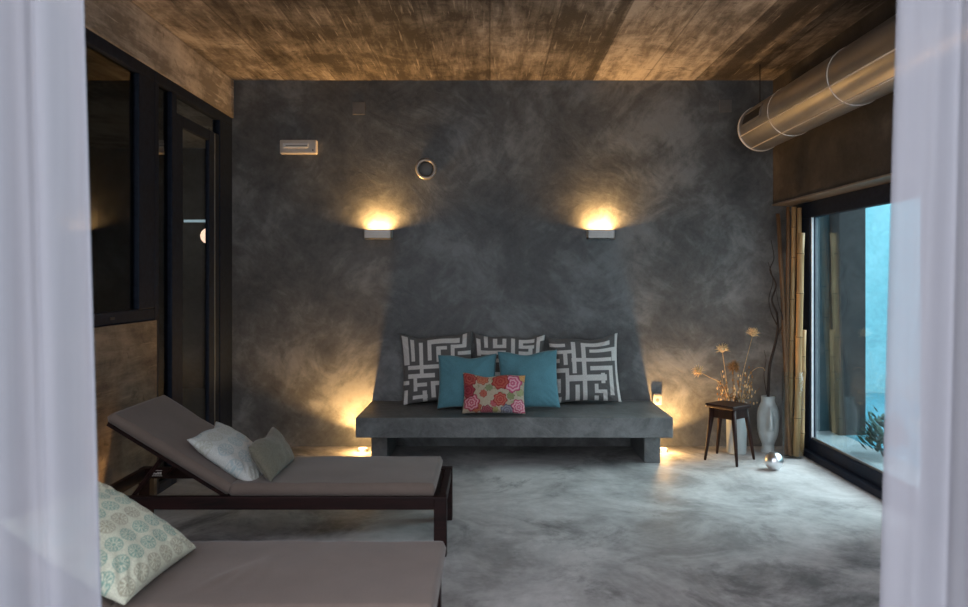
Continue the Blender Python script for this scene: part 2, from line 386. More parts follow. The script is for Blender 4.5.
# ------------------------------------------------------------------ pillows
def pillow_mesh(name, w, h, t, pattern=None, n=48, seed=0, pull=.05, wr=.006, fringe=False):
    m = max(8, int(n*h/w))
    U = np.linspace(-1,1,n+1); V = np.linspace(-1,1,m+1)
    verts = []; cols = []; idx = {}
    def shape(u, v, side):
        x = w/2*u*(1-pull*(1-v*v)*abs(u)); z = h/2*v*(1-pull*1.2*(1-u*u)*abs(v))
        e = max(0.0,(1-u*u)*(1-v*v))
        f = t/2*(e**.42)*(1+.12*mnoise.noise((u*1.3+seed, v*1.3, side*3.0)))
        q = mnoise.noise((u*3.0+seed*1.7, v*3.0, side*5.0))
        f += wr*q*min(1, e*3)
        # tension creases from the corners
        dg = abs(abs(u)-abs(v)); f += wr*.8*math.sin(dg*26+seed)*max(0, (abs(u)+abs(v)-.9))*min(1,e*6)
        # sagging top
        z += -.03*h*(1-u*u)*max(0,v)**2 + .008*math.sin(u*5+seed)*max(0,v)
        return (x, side*f, z)
    for side in (-1, 1):
        for j, v in enumerate(V):
            for i, u in enumerate(U):
                bd = i in (0,n) or j in (0,m)
                if side == 1 and bd: idx[(1,i,j)] = idx[(-1,i,j)]; continue
                idx[(side,i,j)] = len(verts); verts.append(shape(float(u), float(v), side))
                if pattern: cols.append(pattern((u+1)/2, (v+1)/2))
    faces = []
    for side in (-1,1):
        for j in range(m):
            for i in range(n):
                q = [idx[(side,i,j)], idx[(side,i+1,j)], idx[(side,i+1,j+1)], idx[(side,i,j+1)]]
                faces.append(q if side == -1 else q[::-1])
    if fringe:
        rr = random.Random(seed)
        for k in range(150):
            e = rr.randrange(4); s = rr.uniform(-1,1)
            u, v, du, dv = ((s,1,0,1),(s,-1,0,-1),(-1,s,-1,0),(1,s,1,0))[e]
            p = Vector(shape(u, v, -1)); d = Vector((du+rr.uniform(-.5,.5), rr.uniform(-.5,.5), dv+rr.uniform(-.5,.5)))*rr.uniform(.008,.016)
            s2 = Vector((dv,0,du))*.0015
            b = len(verts); verts += [tuple(p-s2), tuple(p+s2), tuple(p+d)]; faces.append([b,b+1,b+2])
    me = bpy.data.meshes.new(name); me.from_pydata(verts, [], faces); me.update(); me.shade_smooth()
    if pattern:
        ca = me.color_attributes.new('Pattern', 'FLOAT_COLOR', 'POINT')
        ca.data.foreach_set('color', np.array([(*c,1) for c in cols], dtype=np.float32).ravel())
    return me
def pillow(w, h, t, mat, center, ux, uz, label, group=None, **kw):
    """ux: the pillow's width direction, uz: its height direction (world)"""
    me = pillow_mesh('throw_pillow', w, h, t, **kw); me.materials.append(M[mat])
    o = bpy.data.objects.new('throw_pillow', me); COL.objects.link(o)
    ux = Vector(ux).normalized(); uz = Vector(uz); uz = (uz-ux*uz.dot(ux)).normalized(); uy = uz.cross(ux)
    R = Matrix((ux,uy,uz)).transposed().to_4x4()
    o.location = center; o.rotation_euler = R.to_euler()
    return tag(o, label, 'pillow', group)

GREY = (.135,.132,.13); CREAM = (.74,.72,.69)
def seg_pattern(segs, th=.029):
    def f(u, v):
        y = 1-v
        for x0,y0,x1,y1 in segs:
            if min(x0,x1)-th <= u <= max(x0,x1)+th and min(y0,y1)-th <= y <= max(y0,y1)+th: return CREAM
        return GREY
    return f
maze_R = [(.487,.12,.487,.97),(.24,.655,.78,.62),(.755,.6,.755,.7),(.34,.37,.87,.37),(.345,.10,.345,.54),(.13,.24,.30,.24),(.22,.24,.22,.41),
 (.60,.225,.93,.225),(.60,.5,.88,.5),(.93,.225,.93,.37),(.88,.5,.88,.875),(.03,.13,.2,.13),(.487,.12,.85,.11),(.03,.52,.237,.52),(.237,.52,.237,.94),
 (.02,.67,.11,.67),(.11,.67,.11,.82),(.02,.82,.11,.82),(.38,.77,.38,.97),(.65,.76,.65,.85),(.65,.85,.775,.85),(.775,.85,.775,.98),(.645,.95,.645,.99),
 (.02,.375,.1,.375),(.03,.24,.03,.375),(.985,.0,.985,1),(.1,.94,.12,.99)]
maze_L = [(.29,.12,.29,.58),(.11,.49,.51,.49),(.11,.61,.44,.61),(.17,.08,.17,.37),(.41,.11,.41,.37),(.41,.11,.80,.09),(.53,.22,.62,.22),(.535,.22,.535,.4),
 (.73,.2,.73,.34),(.73,.2,.9,.2),(.9,.03,.9,.2),(.83,.31,.97,.31),(.19,.61,.19,.80),(.19,.74,.33,.74),(.18,.92,.33,.92),(.32,.86,.32,.98),(.44,.73,.44,.92),(.44,.73,.52,.73),
 (.05,.05,.08,.42),(.62,.45,.9,.45),(.62,.45,.62,.7),(.75,.58,.75,.9),(.9,.45,.9,.8),(.6,.85,.6,.98),(.02,.7,.07,.7),(.05,.83,.05,.98)]
maze_M = [(.06,.10,.06,.3),(.17,.03,.17,.17),(.06,.28,.42,.28),(.30,.07,.30,.18),(.30,.18,.43,.18),(.43,.07,.43,.18),(.55,.05,.55,.28),(.66,.07,.82,.07),(.66,.07,.66,.17),(.66,.17,.82,.17),
 (.80,.17,.80,.3),(.91,.07,.91,.3),(.91,.07,.98,.05),(.66,.28,.80,.3),(.2,.4,.8,.4),(.5,.4,.5,.9),(.2,.5,.2,.8),(.8,.5,.8,.8),(.3,.6,.7,.6),(.1,.9,.4,.9),(.6,.8,.9,.8)]
def leanv(deg): return (0, math.sin(math.radians(deg)), math.cos(math.radians(deg)))
def bench_pillow(px, pyb, y, w, h, t, mat, lean, roll, label, group=None, yaw=0, **kw):
    base = P(px, pyb, y); base.z = .375
    up = Vector(leanv(lean)); ux = Vector((math.cos(yaw), math.sin(yaw), math.tan(roll)))
    c = base + up*(h/2) + Vector((0,0,.010))
    return pillow(w, h, t, mat, c, ux, up, label, group, **kw)
G1 = 'patterned maze cushions on the bench'
bench_pillow(437, 406, 6.03, .585, .565, .15, 'print', 10, .055, 'grey and cream maze-patterned pillow at the left end of the bench', G1, pattern=seg_pattern(maze_L), n=150, seed=1, pull=.07)
bench_pillow(509, 405, 6.065, .58, .555, .14, 'print', 8, -.02, 'maze-patterned pillow mostly hidden behind the two teal pillows', G1, pattern=seg_pattern(maze_M), n=150, seed=2, pull=.07)
bench_pillow(585, 406, 6.03, .565, .545, .15, 'print', 10, .03, 'grey and cream maze-patterned pillow at the right end of the bench', G1, pattern=seg_pattern(maze_R), n=150, seed=3, pull=.07)
G2 = 'plain teal cushions on the bench'
bench_pillow(467, 411, 5.78, .455, .42, .14, 'teal', 14, .0, 'teal pillow on the bench, left of the other teal one', G2, n=48, seed=4, pull=.06)
bench_pillow(529, 412, 5.76, .46, .45, .14, 'teal', 14, .04, 'teal pillow on the bench beside the right maze-patterned pillow', G2, n=48, seed=5, pull=.06)

FL = [(.60,.20,.115,((.36,.03,.03),(.50,.12,.08))),(.80,.25,.125,((.55,.05,.16),(.80,.45,.50))),(.98,.06,.07,((.6,.25,.06),(.7,.45,.2))),(.10,.14,.10,((.34,.03,.035),(.48,.13,.1))),(.31,.12,.085,((.45,.08,.05),(.55,.24,.13))),
 (.07,.44,.10,((.25,.02,.03),(.38,.06,.08))),(.14,.74,.11,((.45,.03,.08),(.75,.4,.42))),(.22,.86,.07,((.42,.08,.04),(.5,.2,.1))),(.33,.52,.05,((.42,.04,.04),(.5,.2,.12))),(.42,.36,.05,((.20,.24,.12),(.3,.32,.18))),(.77,.57,.05,((.18,.2,.09),(.32,.33,.15))),
 (.60,.66,.09,((.42,.035,.035),(.55,.18,.12))),(.50,.76,.05,((.45,.05,.08),(.6,.2,.2))),(.90,.84,.10,((.58,.06,.16),(.8,.5,.52))),(.39,.96,.08,((.25,.03,.07),(.45,.15,.15))),(.71,.95,.09,((.14,.14,.2),(.3,.3,.34))),(.93,.48,.05,((.28,.3,.13),(.4,.4,.22))),(.52,.92,.04,((.3,.28,.1),(.4,.35,.15)))]
def floral(u, v):
    y = 1-v; asp = .64
    for cx,cy,r,(c1,c2) in FL:
        dx = u-cx; dy = (y-cy)*asp; d = math.hypot(dx,dy); a = math.atan2(dy,dx)
        rr = r*1.2*(1+.10*math.cos(a*7+cx*9))
        if d < rr:
            k = .5+.5*math.cos(d/rr*PI*5.5 + .9*math.cos(a*7)); return tuple(p*(1-k)+q*k for p,q in zip(c1,c2)) if d < rr*.93 else tuple(p*.6 for p in c1)
    k = mnoise.noise((u*14,y*9,2.0))
    if k > .38: return (.36,.33,.20)
    return (.50,.42,.31)
bench_pillow(494, 416, 5.56, .465, .295, .13, 'print', 16, -.01, 'small red and pink floral pillow in front of the teal pillows', None, pattern=floral, n=120, seed=6, pull=.05)

# ------------------------------------------------------------------ loungers
def make_lounger(dx, dy, label, cdx=0.0):
    r = thing('sun_lounger', (0,0,0), label, 'sun lounger', 'sun loungers in the left foreground')
    ya, yb = 3.755, 4.385; x0, x1 = -2.0, -.215; ym = (ya+yb)/2
    base = Vector((-1.1, ym, 0)); T = Matrix.Translation(-base)
    def ch(name, bm, mat, smooth=False, par=None):
        bmesh.ops.transform(bm, matrix=T, verts=bm.verts); return obj(name, bm, mat, par or r, smooth)
    for lx in (x1-.063, x0):
        for ly in (ya, yb-.063):
            bm = BM(); box(bm, (lx,ly,0), (lx+.063,ly+.063,.296), .004); ch('leg', bm, 'mahogany')
    for ly in (ya+.006, yb-.04):
        bm = BM(); box(bm, (x0+.06,ly,.232), (x1-.06,ly+.034,.296), .004); ch('side_rail', bm, 'mahogany')
    for lx in (x0+.006, x1-.04):
        bm = BM(); box(bm, (lx,ya+.06,.232), (lx+.034,yb-.06,.296), .004); ch('end_rail', bm, 'mahogany')
    for k in range(11):
        sx = -1.27+k*.095
        bm = BM(); box(bm, (sx,ya+.04,.262), (sx+.06,yb-.04,.286), .003); ch('slat', bm, 'mahogany')
    # seat cushion
    def cushion(w, d, t, seed, mx):
        bm = BM(); nx, ny = 80, 40
        def pt(i, j, k):
            x = w*i/nx; y = d*j/ny
            return x, y
        grid = {}
        rad = .020
        for side in (0,1):
            for i in range(nx+1):
                for j in range(ny+1):
                    u = i/nx; v = j/ny
                    x = w*u; y = d*v
                    e = min(x, w-x, y, d-y)
                    k = 1 if e >= rad else math.sqrt(max(0,1-(1-e/rad)**2))
                    z = t/2 + (t/2)*k*(1 if side else -1)
                    if side:
                        z += .006*math.sin(PI*u)*math.sin(PI*v) + .003*mnoise.noise((x*5+seed,y*5,0))*k
                        z += .004*mnoise.noise((x*9+seed,y*2.2,3))*max(0,1-e/.13)*k
                    if side and cdx and seed < 2:
                        for cx, cy_, q in ((.36,.27,.25),(.41,.30,-.1),(.30,.24,.5)):
                            z += .007*math.exp(-((x-cx-q*(y-cy_))/.022)**2)*math.exp(-((y-cy_)/.10)**2)
                    bd = i in (0,nx) or j in (0,ny)
                    if side and bd: grid[1,i,j] = grid[0,i,j]; continue
                    grid[side,i,j] = bm.verts.new((x,y,z))
        for side in (0,1):
            for i in range(nx):
                for j in range(ny):
                    q = [grid[side,i,j],grid[side,i+1,j],grid[side,i+1,j+1],grid[side,i,j+1]]
                    bm.faces.new(q)
        bmesh.ops.transform(bm, matrix=mx, verts=bm.verts)
        return bm
    def remap(lst): return lst
    hx = -1.30+cdx; w = -.27+cdx-hx
    ch('seat_cushion', cushion(w, yb-ya-.02, .066, 1.3, Matrix.Translation((hx,ya+.01,.292))), 'taupe', True)
    ang = math.radians(31.5)
    L = .715
    B = Matrix.Translation((hx,ya+.01,.296)) @ Matrix.Rotation(ang,4,'Y') @ Matrix.Translation((-L,0,0))
    # rotation about +Y by a positive angle lifts the -X end
    ch('back_cushion', cushion(L, yb-ya-.02, .055, 4.1, B), 'taupe', True)
    bm = BM(); Bf = Matrix.Translation((hx,0,.290)) @ Matrix.Rotation(ang,4,'Y')
    for ly in (ya+.05, yb-.085): box(bm, (-L,ly,-.026), (0,ly+.035,.002), .003, 2, Bf)
    for k in range(6): box(bm, (-L+.01+k*.115,ya+.05,-.012), (-L+.07+k*.115,yb-.05,.002), .002, 2, Bf)
    ch('backrest_frame', bm, 'mahogany')
    top = Bf @ Vector((-.40,0,-.02))
    for ly in (ya+.10, yb-.115):
        bm = BM(); tube(bm, [(top.x,ly,top.z), (top.x-.16,ly,.27)], .012, 8)
        ch('support_prop', bm, 'mahogany')
    # small white maker's mark on the inner face of the far rail
    bm = BM(); yy = yb-.0405; cx = -1.932
    for a, b, c, d in ((.0,.058,.040,.043),(.0,.058,.010,.013),(.006,.014,.019,.033),(.017,.028,.019,.027),(.030,.033,.019,.033),(.035,.043,.019,.031),(.046,.054,.019,.033)):
        box(bm, (cx+a,yy-.001,.238+c), (cx+b,yy+.002,.238+d))
    ch('rail_label', bm, 'white')['label'] = 'small white printed label'
    r.location = base + Vector((dx,dy,0))
    return r
make_lounger(0, 0, 'dark wooden sun lounger with taupe cushion and raised back, holding two pillows')
make_lounger(.025, -1.405, 'nearest sun lounger, in the foreground beside the left curtain, taupe cushion, round-medallion pillow', .075)

def medallion(bg, c1, c2, sx, sy, ax, ay):
    def f(u, v):
        row = math.floor(v*sy); uu = u*sx + (.5 if row % 2 else 0); cu = math.floor(uu)
        a = uu-cu-.5; b = v*sy-row-.5
        d = math.hypot(a/ax, b/ay); th = math.atan2(b, a)
        col = c1 if (int(cu*3+row*5) % 3) else c2
        if d < 1 and (.86 < d or d < .22 or (.30 < d < .80 and math.cos(th*10) > -.15 - .4*(d-.5))): 
            return tuple(x*.25+y*.75 for x, y in zip(bg, col))
        return bg
    return f
ca, sa = math.cos(math.radians(31.5)), math.sin(math.radians(31.5))
slope = Vector((-ca,0,sa)); nrm = Vector((sa,0,ca))
# large medallion pillow on the near lounger's back
c = Vector((-1.17,2.35+.225,.362)) + slope*.185 + nrm*.055
pillow(.49, .47, .16, 'print', c, (0.06,1,0), slope, 'cream pillow with green and brown medallions on the nearest lounger beside the left curtain',
       pattern=medallion((.74,.76,.60),(.15,.38,.31),(.38,.35,.24),6.1,7.3,.43,.43), n=150, seed=8, pull=.04)
# pale pillow on the far lounger
c = Vector((-1.26,4.045,.345)) + slope*.135 + nrm*.04
pillow(.44, .43, .13, 'print', c, (-.0,1,.0), slope+nrm*.05, 'pale blue-white faded pillow leaning on the far lounger backrest',
       pattern=medallion((.62,.65,.62),(.34,.47,.50),(.48,.49,.41),3.6,4.4,.42,.42), n=110, seed=9, pull=.05)
c = Vector((-1.15,4.015,.455))
pillow(.46, .215, .11, 'olive', c, (0.0,1,0), (-.55,0,.85), 'small grey-green fringed pillow propped against the pale pillow on the far lounger', n=50, seed=10, pull=.05, fringe=True)

# ------------------------------------------------------------------ lamps on the wall
LIGHTS = []
def arealight(name, loc, rot, sx, sy, power, col, spread=PI):
    l = bpy.data.lights.new(name, 'AREA'); l.shape = 'RECTANGLE'; l.size = sx; l.size_y = sy; l.energy = power; l.color = col; l.spread = spread
    o = bpy.data.objects.new(name, l); COL.objects.link(o); o.location = loc; o.rotation_euler = rot; return o
def sconce(xc, label):
    z0, z1 = 1.697, 1.770; w = .219; dp = .105
    r = thing('wall_sconce', (xc,D,z0), label, 'wall light', 'white box wall lights')
    bm = BM(); t = .006
    box(bm, (-w/2,-dp,0), (w/2,-dp+t,z1-z0)); box(bm, (-w/2,-dp,0), (w/2,0,t)); box(bm, (-w/2,-.010,0), (w/2,0,z1-z0))
    for s in (-1,1): box(bm, (s*w/2-s*t,-dp,0), (s*w/2,0,z1-z0))
    obj('housing', bm, 'white', r)
    bm = BM(); tube(bm, [(-w/2+.02,-.055,.035),(w/2-.02,-.055,.035)], .012, 12); obj('lamp_tube', bm, 'lamp', r, True)
    arealight('sconce_light', (xc,D-.055,z1-.004), (PI,0,0), w-.04, .07, 13, (1.0,.54,.18), math.radians(165))
sconce(-.907, 'small white box wall lamp glowing upward, nearer the round vent')
sconce(.899, 'small white box wall lamp glowing upward, above the right maze pillow')

def uplight(x, y, label, power, tilt=(0,0), size=72, spill=.10):
    r = thing('floor_uplight', (x,y,0), label, 'floor lamp', 'low floor lamps throwing warm light')
    bm = BM(); lathe(bm, [(.036,0),(.036,.028),(.031,.028),(.029,.012),(.001,.012)], 24, closed=False); obj('lamp_cup', bm, 'white', r)
    bm = BM(); lathe(bm, [(.027,.013),(.027,.024),(.001,.034)], 20, closed=False); obj('lamp_glass', bm, 'lamp', r)
    l = bpy.data.lights.new('uplight_glow', 'SPOT'); l.energy = power; l.color = (1,.53,.18); l.spot_size = math.radians(size*2); l.spot_blend = .35; l.shadow_soft_size = .02
    o = bpy.data.objects.new('uplight_glow', l); COL.objects.link(o); o.location = (x,y,.055); o.rotation_euler = (PI+tilt[0], tilt[1], 0)
    l2 = bpy.data.lights.new('uplight_spill', 'POINT'); l2.energy = power*spill; l2.color = (1,.56,.2); l2.shadow_soft_size = .02; l2.specular_factor = .15; l.specular_factor = .3
    o2 = bpy.data.objects.new('uplight_spill', l2); COL.objects.link(o2); o2.location = (x,y-.06,.085)
uplight(-1.012, 6.04, 'glowing floor lamp under the left end of the bench', 62)
uplight(1.372, 6.04, 'glowing floor lamp under the right end of the bench', 62)
uplight(-2.058, 4.06, 'floor lamp against the left low wall behind the near pillow', 22, tilt=(0,.14), size=26, spill=.0)

# emergency light
r = thing('emergency_light', (-1.56,D,2.39), 'long white emergency light high on the back wall', 'emergency light')
bm = BM(); box(bm, (-.152,-.05,0), (.152,0,.115), .012, 3); obj('housing', bm, 'plastic', r)
bm = BM(); box(bm, (-.125,-.058,.045), (.085,-.048,.088), .006, 2); obj('diffuser', bm, 'white', r)
bm = BM(); box(bm, (-.10,-.061,.062), (.075,-.057,.068)); obj('lamp_slot', bm, 'grey_plastic', r)
bm = BM(); lathe(bm, [(.007,0),(.007,.004)], 12, Matrix.Translation((.12,-.05,.03)) @ Matrix.Rotation(PI/2,4,'X')); obj('test_button', bm, 'grey_plastic', r)
# round vent
r = thing('round_vent', (-.522,D,2.273), 'round pale rimmed vent on the back wall', 'vent')
RX = Matrix.Rotation(PI/2,4,'X')
bm = BM(); lathe(bm, [(.060,0),(.060,.022),(.066,.030),(.080,.030),(.088,.020),(.088,0)], 48, RX, closed=False); obj('rim', bm, 'rim_metal', r, True)
bm = BM(); lathe(bm, [(.060,.004),(.050,.018),(.03,.022),(.001,.023)], 40, RX, closed=False); obj('vent_disc', bm, 'plate', r, True)
for x, z, lb in ((-1.075,2.77,'faint square cover plate above the left wall lamp, near the ceiling'), (1.93,2.79,'faint square cover plate on the back wall near the metal duct')):
    o = boxes('cover_plate', [((x-.052,D-.006,z-.052),(x+.052,D,z+.052))], 'plate', bev=.003); rebase(o,(x,D,z))
    tag(o, lb, 'cover plate', 'square cover plates on the back wall')
# wall socket right of the bench
r = thing('wall_socket', (1.367,D,.39), 'small white wall socket with dark lid beside the bench right end', 'socket')
bm = BM(); box(bm, (-.037,-.03,-.045), (.037,0,.03), .006, 2); obj('socket_body', bm, 'ceramic', r)
bm = BM(); box(bm, (-.04,-.042,.022), (.04,0,.055), .014, 3); obj('socket_lid', bm, 'grey_plastic', r)
bm = BM(); lathe(bm, [(.014,0),(.014,.002)], 16, Matrix.Translation((0,-.03,-.008)) @ RX); obj('socket_face', bm, 'grey_plastic', r)

# ------------------------------------------------------------------ duct
dcx, dcz, dr = 2.10, 2.54, .172; ye = 5.90; yn = 1.5
r = thing('ventilation_duct', (dcx,ye,dcz), 'shiny round metal air duct under the ceiling along the right wall', 'duct')
RY = Matrix.Rotation(PI/2,4,'X')            # lathe axis +z -> -y
bm = BM(); lathe(bm, [(dr,0),(dr,ye-yn)], 72, RY, closed=False); lathe(bm, [(dr-.004,0),(dr-.004,ye-yn)], 72, RY, closed=False)
obj('duct_shell', bm, 'duct', r, True)
bm = BM(); lathe(bm, [(dr-.002,-.004),(dr+.005,-.004),(dr+.005,.012),(dr-.002,.012)], 72, RY, closed=False); obj('end_rim', bm, 'seam', r)
bm = BM(); lathe(bm, [(dr-.004,.004),(dr-.03,.006),(.001,.006)], 48, RY, closed=False); obj('end_cap', bm, 'duct', r)
for yy in (.62, 1.55, 2.5, 3.5):
    bm = BM(); lathe(bm, [(dr,yy),(dr+.004,yy+.004),(dr,yy+.008)], 72, RY, closed=False); obj('joint_ring', bm, 'seam', r)
for a in (202, 244):
    ar = math.radians(a); c_, s_ = math.cos(ar)*(dr+.001), math.sin(ar)*(dr+.001)
    bm = BM(); tube(bm, [(c_,0,s_),(c_,-(ye-yn),s_)], .0045, 8); obj('long_seam', bm, 'seam', r, True)
def patch(bm, a0, a1, y0, y1, rr, th, n=10):
    g = []
    for k in range(n+1):
        a = math.radians(a0+(a1-a0)*k/n)
        g.append([bm.verts.new((math.cos(a)*q, y, math.sin(a)*q)) for q in (rr, rr+th) for y in (y0,y1)])
    for p, q in zip(g, g[1:]):
        for i, j in ((0,1),(1,3),(3,2),(2,0)): bm.faces.new((p[i],p[j],q[j],q[i]))
    bm.faces.new([g[0][i] for i in (0,1,3,2)]); bm.faces.new([g[-1][i] for i in (2,3,1,0)])
bm = BM(); patch(bm,150,182,-.10,-.085,dr,.006); patch(bm,150,182,-.48,-.465,dr,.006); patch(bm,150,154,-.48,-.085,dr,.006); patch(bm,178,182,-.48,-.085,dr,.006)
g = obj('grille_frame', bm, 'duct', r)
bm = BM(); patch(bm,154,178,-.466,-.099,dr+.0005,.002); obj('grille_slot', bm, 'black', g)
for yy in (-.13, -2.3):
    bm = BM(); tube(bm, [(-.05,yy,dr*.93),(-.05,yy,H-dcz)], .004, 6); obj('hanger_rod', bm, 'black', r)
    bm = BM(); tube(bm, [(.14,yy-.2,.05),(.219,yy-.2,.05)], .008, 6); obj('wall_bracket', bm, 'black', r)

# ------------------------------------------------------------------ stool
feet = [P(737,467,0), P(704,461,0), P(717,453,0), P(755,460,0)]
def ground(px, py): y = F*CZ/(py-VY); return Vector(((px-VX)*y/F, y, 0))
ft = [ground(737,467), ground(705,460), ground(717,453.5), ground(754,459.5)]
cc = sum(ft, Vector())/4
stl = thing('wooden_stool', (cc.x,cc.y,0), 'low dark wooden stool with splayed legs in front of the dried flowers', 'stool')
ang = math.atan2((ft[0]-ft[1]).y, (ft[0]-ft[1]).x)
bm = BM(); box(bm, (-.125,-.12,.398), (.125,.12,.428), .010, 3, Matrix.Rotation(ang,4,'Z')); obj('seat', bm, 'stoolwood', stl)
bm = BM(); box(bm, (-.105,-.10,.325), (.105,.10,.40), .006, 2, Matrix.Rotation(ang,4,'Z')); obj('apron', bm, 'stoolwood', stl)
for f in ft:
    a = f-cc; t_ = Vector((a.x*.66, a.y*.60, .40)); bm = BM()
    k = [a.lerp(t_, q) for q in (0,.03,.5,1)]
    tube(bm, k, [.008,.0105,.0155,.020], 12); lg = obj('leg', bm, 'stoolwood', stl, True)
bm = BM()
pv = Matrix.Rotation(ang,4,'Z') @ Vector((-.115,-.10,.42))
bmesh.ops.create_uvsphere(bm, u_segments=10, v_segments=6, radius=.007, matrix=Matrix.Translation((pv.x-.012,pv.y-.012,.412))); obj('pin', bm, 'brass', stl, True)

# ------------------------------------------------------------------ white vase with dried stems
vb = ground(736.5,453); VH = .40
va = thing('cylinder_vase', vb, 'plain pale cylinder vase behind the dark stool', 'vase')
bm = BM(); lathe(bm, [(.001,0),(.070,0),(.075,.008),(.078,.2),(.080,VH),(.074,VH),(.071,.2),(.068,.012),(.001,.012)], 48, closed=False); obj('vase_body', bm, 'ceramic', va, True)
GS = 'dried stems in the vase behind the stool'
def stem_thing(name, pts, label, cat, head=None, hr=.03, mat='straw', r0=.005, bend=0):
    b = vb + Vector((random.uniform(-.05,.05), random.uniform(-.05,.05), .016))
    t = thing(name, b, label, cat, GS)
    w = [b] + [vb + Vector((random.uniform(-.05,.05), random.uniform(-.05,.05), VH))] + [Vector(p) for p in pts]
    sp = [q-b for q in smoothpts(w, 6)]
    bm = BM(); tube(bm, sp, [r0*(1-.45*i/len(sp)) for i in range(len(sp))], 6); obj('stem', bm, mat, t, True)
    tip = sp[-1]; d = (sp[-1]-sp[-3]).normalized()
    if head:
        bm = BM(); rr = random.Random(len(COL.objects))
        bmesh.ops.create_icosphere(bm, subdivisions=2, radius=hr*.38, matrix=Matrix.Translation(tip+d*hr*.3))
        for i in range(260 if head == 'fuzz' else 170):
            v = Vector((rr.gauss(0,1), rr.gauss(0,1), rr.gauss(0,1))).normalized()
            if head == 'cup' and v.dot(d) < -.35: continue
            c = tip + d*hr*.3; L = hr*(rr.uniform(.75,1.15)); s = v.orthogonal().normalized()*hr*(.04 if head == 'fuzz' else .06)
            s2 = v.cross(s)
            q = [bm.verts.new(x) for x in (c+v*hr*.2+s, c+v*hr*.2-s*.5+s2*.86, c+v*hr*.2-s*.5-s2*.86, c+v*L)]
            for f in ((0,1,3),(1,2,3),(2,0,3)): bm.faces.new([q[k] for k in f])
        obj('flower_head', bm, 'seed_brown' if head == 'fuzz' else 'seed', t)
    return t
Yv = vb.y
stem_thing('dried_flower', [P(728,398,Yv-.02), P(722,384,Yv-.03), P(709,377,Yv-.04), P(700.5,372.5,Yv-.05)], 'dried spiky flower bending lowest to the left above the stool', 'dried flower', 'cup', .058)
stem_thing('dried_flower', [P(728,392,Yv), P(725,370,Yv-.02), P(722.5,352,Yv-.02)], 'dried spiky flower standing upright over the middle of the stool', 'dried flower', 'cup', .058)
stem_thing('dried_flower', [P(740,388,Yv), P(745,365,Yv), P(752.5,336,Yv)], 'tallest dried spiky flower, leaning toward the bamboo', 'dried flower', 'cup', .058, 'straw', .0045)
stem_thing('dried_flower', [P(733,392,Yv), P(733,380,Yv), P(733.5,369,Yv)], 'round brown fuzzy dried flower head low among the stems', 'dried flower', 'fuzz', .062, 'straw_dark')
stem_thing('dried_reed', [P(747,385,Yv), P(750,374,Yv), P(757,368,Yv), P(763,368,Yv), P(765,371,Yv)], 'thin dried reed arching over to the right with drooping tip', 'dried reed', None, 0, 'straw', .003)
rr = random.Random(3)
for i in range(24):
    px = 724+i*1.15+rr.uniform(-1.5,1.5); h = rr.uniform(366,392); lean = (px-737)*rr.uniform(.2,.95)
    yy = Yv+rr.uniform(-.04,.04)
    mt = 'straw' if i % 3 == 0 else 'straw_dark'
    o = stem_thing('dried_twig', [P(px,398,yy), P(px+lean*.5,(398+h)/2,yy), P(px+lean,h,yy)], 'thin brown dried twig in the dense bunch above the stool', 'dried twig', None, 0, mt, .0028)
    # tiny seed buds along the twig
    for k in range(5):
        bm = BM()
        q = P(px+lean*rr.uniform(.2,1.0)+rr.uniform(-1.6,1.6), h+rr.uniform(0,22), yy+rr.uniform(-.01,.01)) - o.location
        bmesh.ops.create_icosphere(bm, subdivisions=1, radius=rr.uniform(.004,.008), matrix=Matrix.Translation(q) @ Matrix.Scale(1.8,4,(0,0,1)))
        obj('seed_bud', bm, 'seed' if i % 2 else 'seed_brown', o)

# ------------------------------------------------------------------ face vase and branch
fb = ground(768,452)
fv = thing('face_vase', fb, 'pale ceramic vase shaped like a long-nosed face', 'vase')
bm = BM()
prof = [(.001,0),(.044,0),(.050,.010),(.049,.030),(.044,.055),(.050,.08),(.064,.115),(.075,.16),(.080,.22),(.081,.28),(.077,.325),(.066,.362),(.054,.390),(.050,.415),(.051,.440),(.044,.440),(.042,.40),(.001,.39)]
pts = smoothpts([(a,0,b) for a,b in prof], 3)
n = 72; rings = []
def g(x, s): return math.exp(-(x/s)**2)
for p in pts:
    ring = []
    for k in range(n):
        a = 2*PI*k/n - PI/2; da = math.atan2(math.sin(a+PI/2), math.cos(a+PI/2))
        rad = max(p.x,.001); z = p.z; d = 0
        if rad > .036 and z < .438:
            # nose: long ridge widening downward; brow; sunken cheeks; lips; chin
            if .185 < z < .37: 
                wd = .13+.13*(.37-z)/.185
                d += .032*g(da,wd)*min(1,(z-.185)/.012)*min(1,(.375-z)/.05)*(1+.5*(.37-z)/.185)
                d -= .010*(g(da-.62,.30)+g(da+.62,.30))*g(z-.275,.07)
            d += .010*g(z-.35,.014)*(g(da-.5,.35)+g(da+.5,.35))*.9
            d += .010*g(da,.42)*(g(z-.150,.010)+g(z-.126,.010))
            d += .012*g(da,.4)*g(z-.092,.016)
            d += .010*(g(da-.6,.16)+g(da+.6,.16))*g(z-.295,.012)
        q = rad + d
        ring.append(bm.verts.new((q*math.cos(a)*1.04, q*math.sin(a), z)))
    rings.append(ring)
for a, b in zip(rings, rings[1:]):
    for k in range(n): bm.faces.new((a[k],a[(k+1)%n],b[(k+1)%n],b[k]))
o = obj('vase_body', bm, 'ceramic', fv, True); o.rotation_euler = (0,0,-.15)
br = thing('bare_branch', fb+Vector((0,0,.392)), 'dark twisted bare branch rising from the face vase', 'branch')
Yb = fb.y
def tw(pts, rads, name):
    sp = [q-br.location for q in smoothpts(pts,5)]
    m = len(sp); rs = np.interp(np.linspace(0,1,m), np.linspace(0,1,len(rads)), rads)
    bm = BM(); tube(bm, sp, list(rs), 7); obj(name, bm, 'branch', br, True)
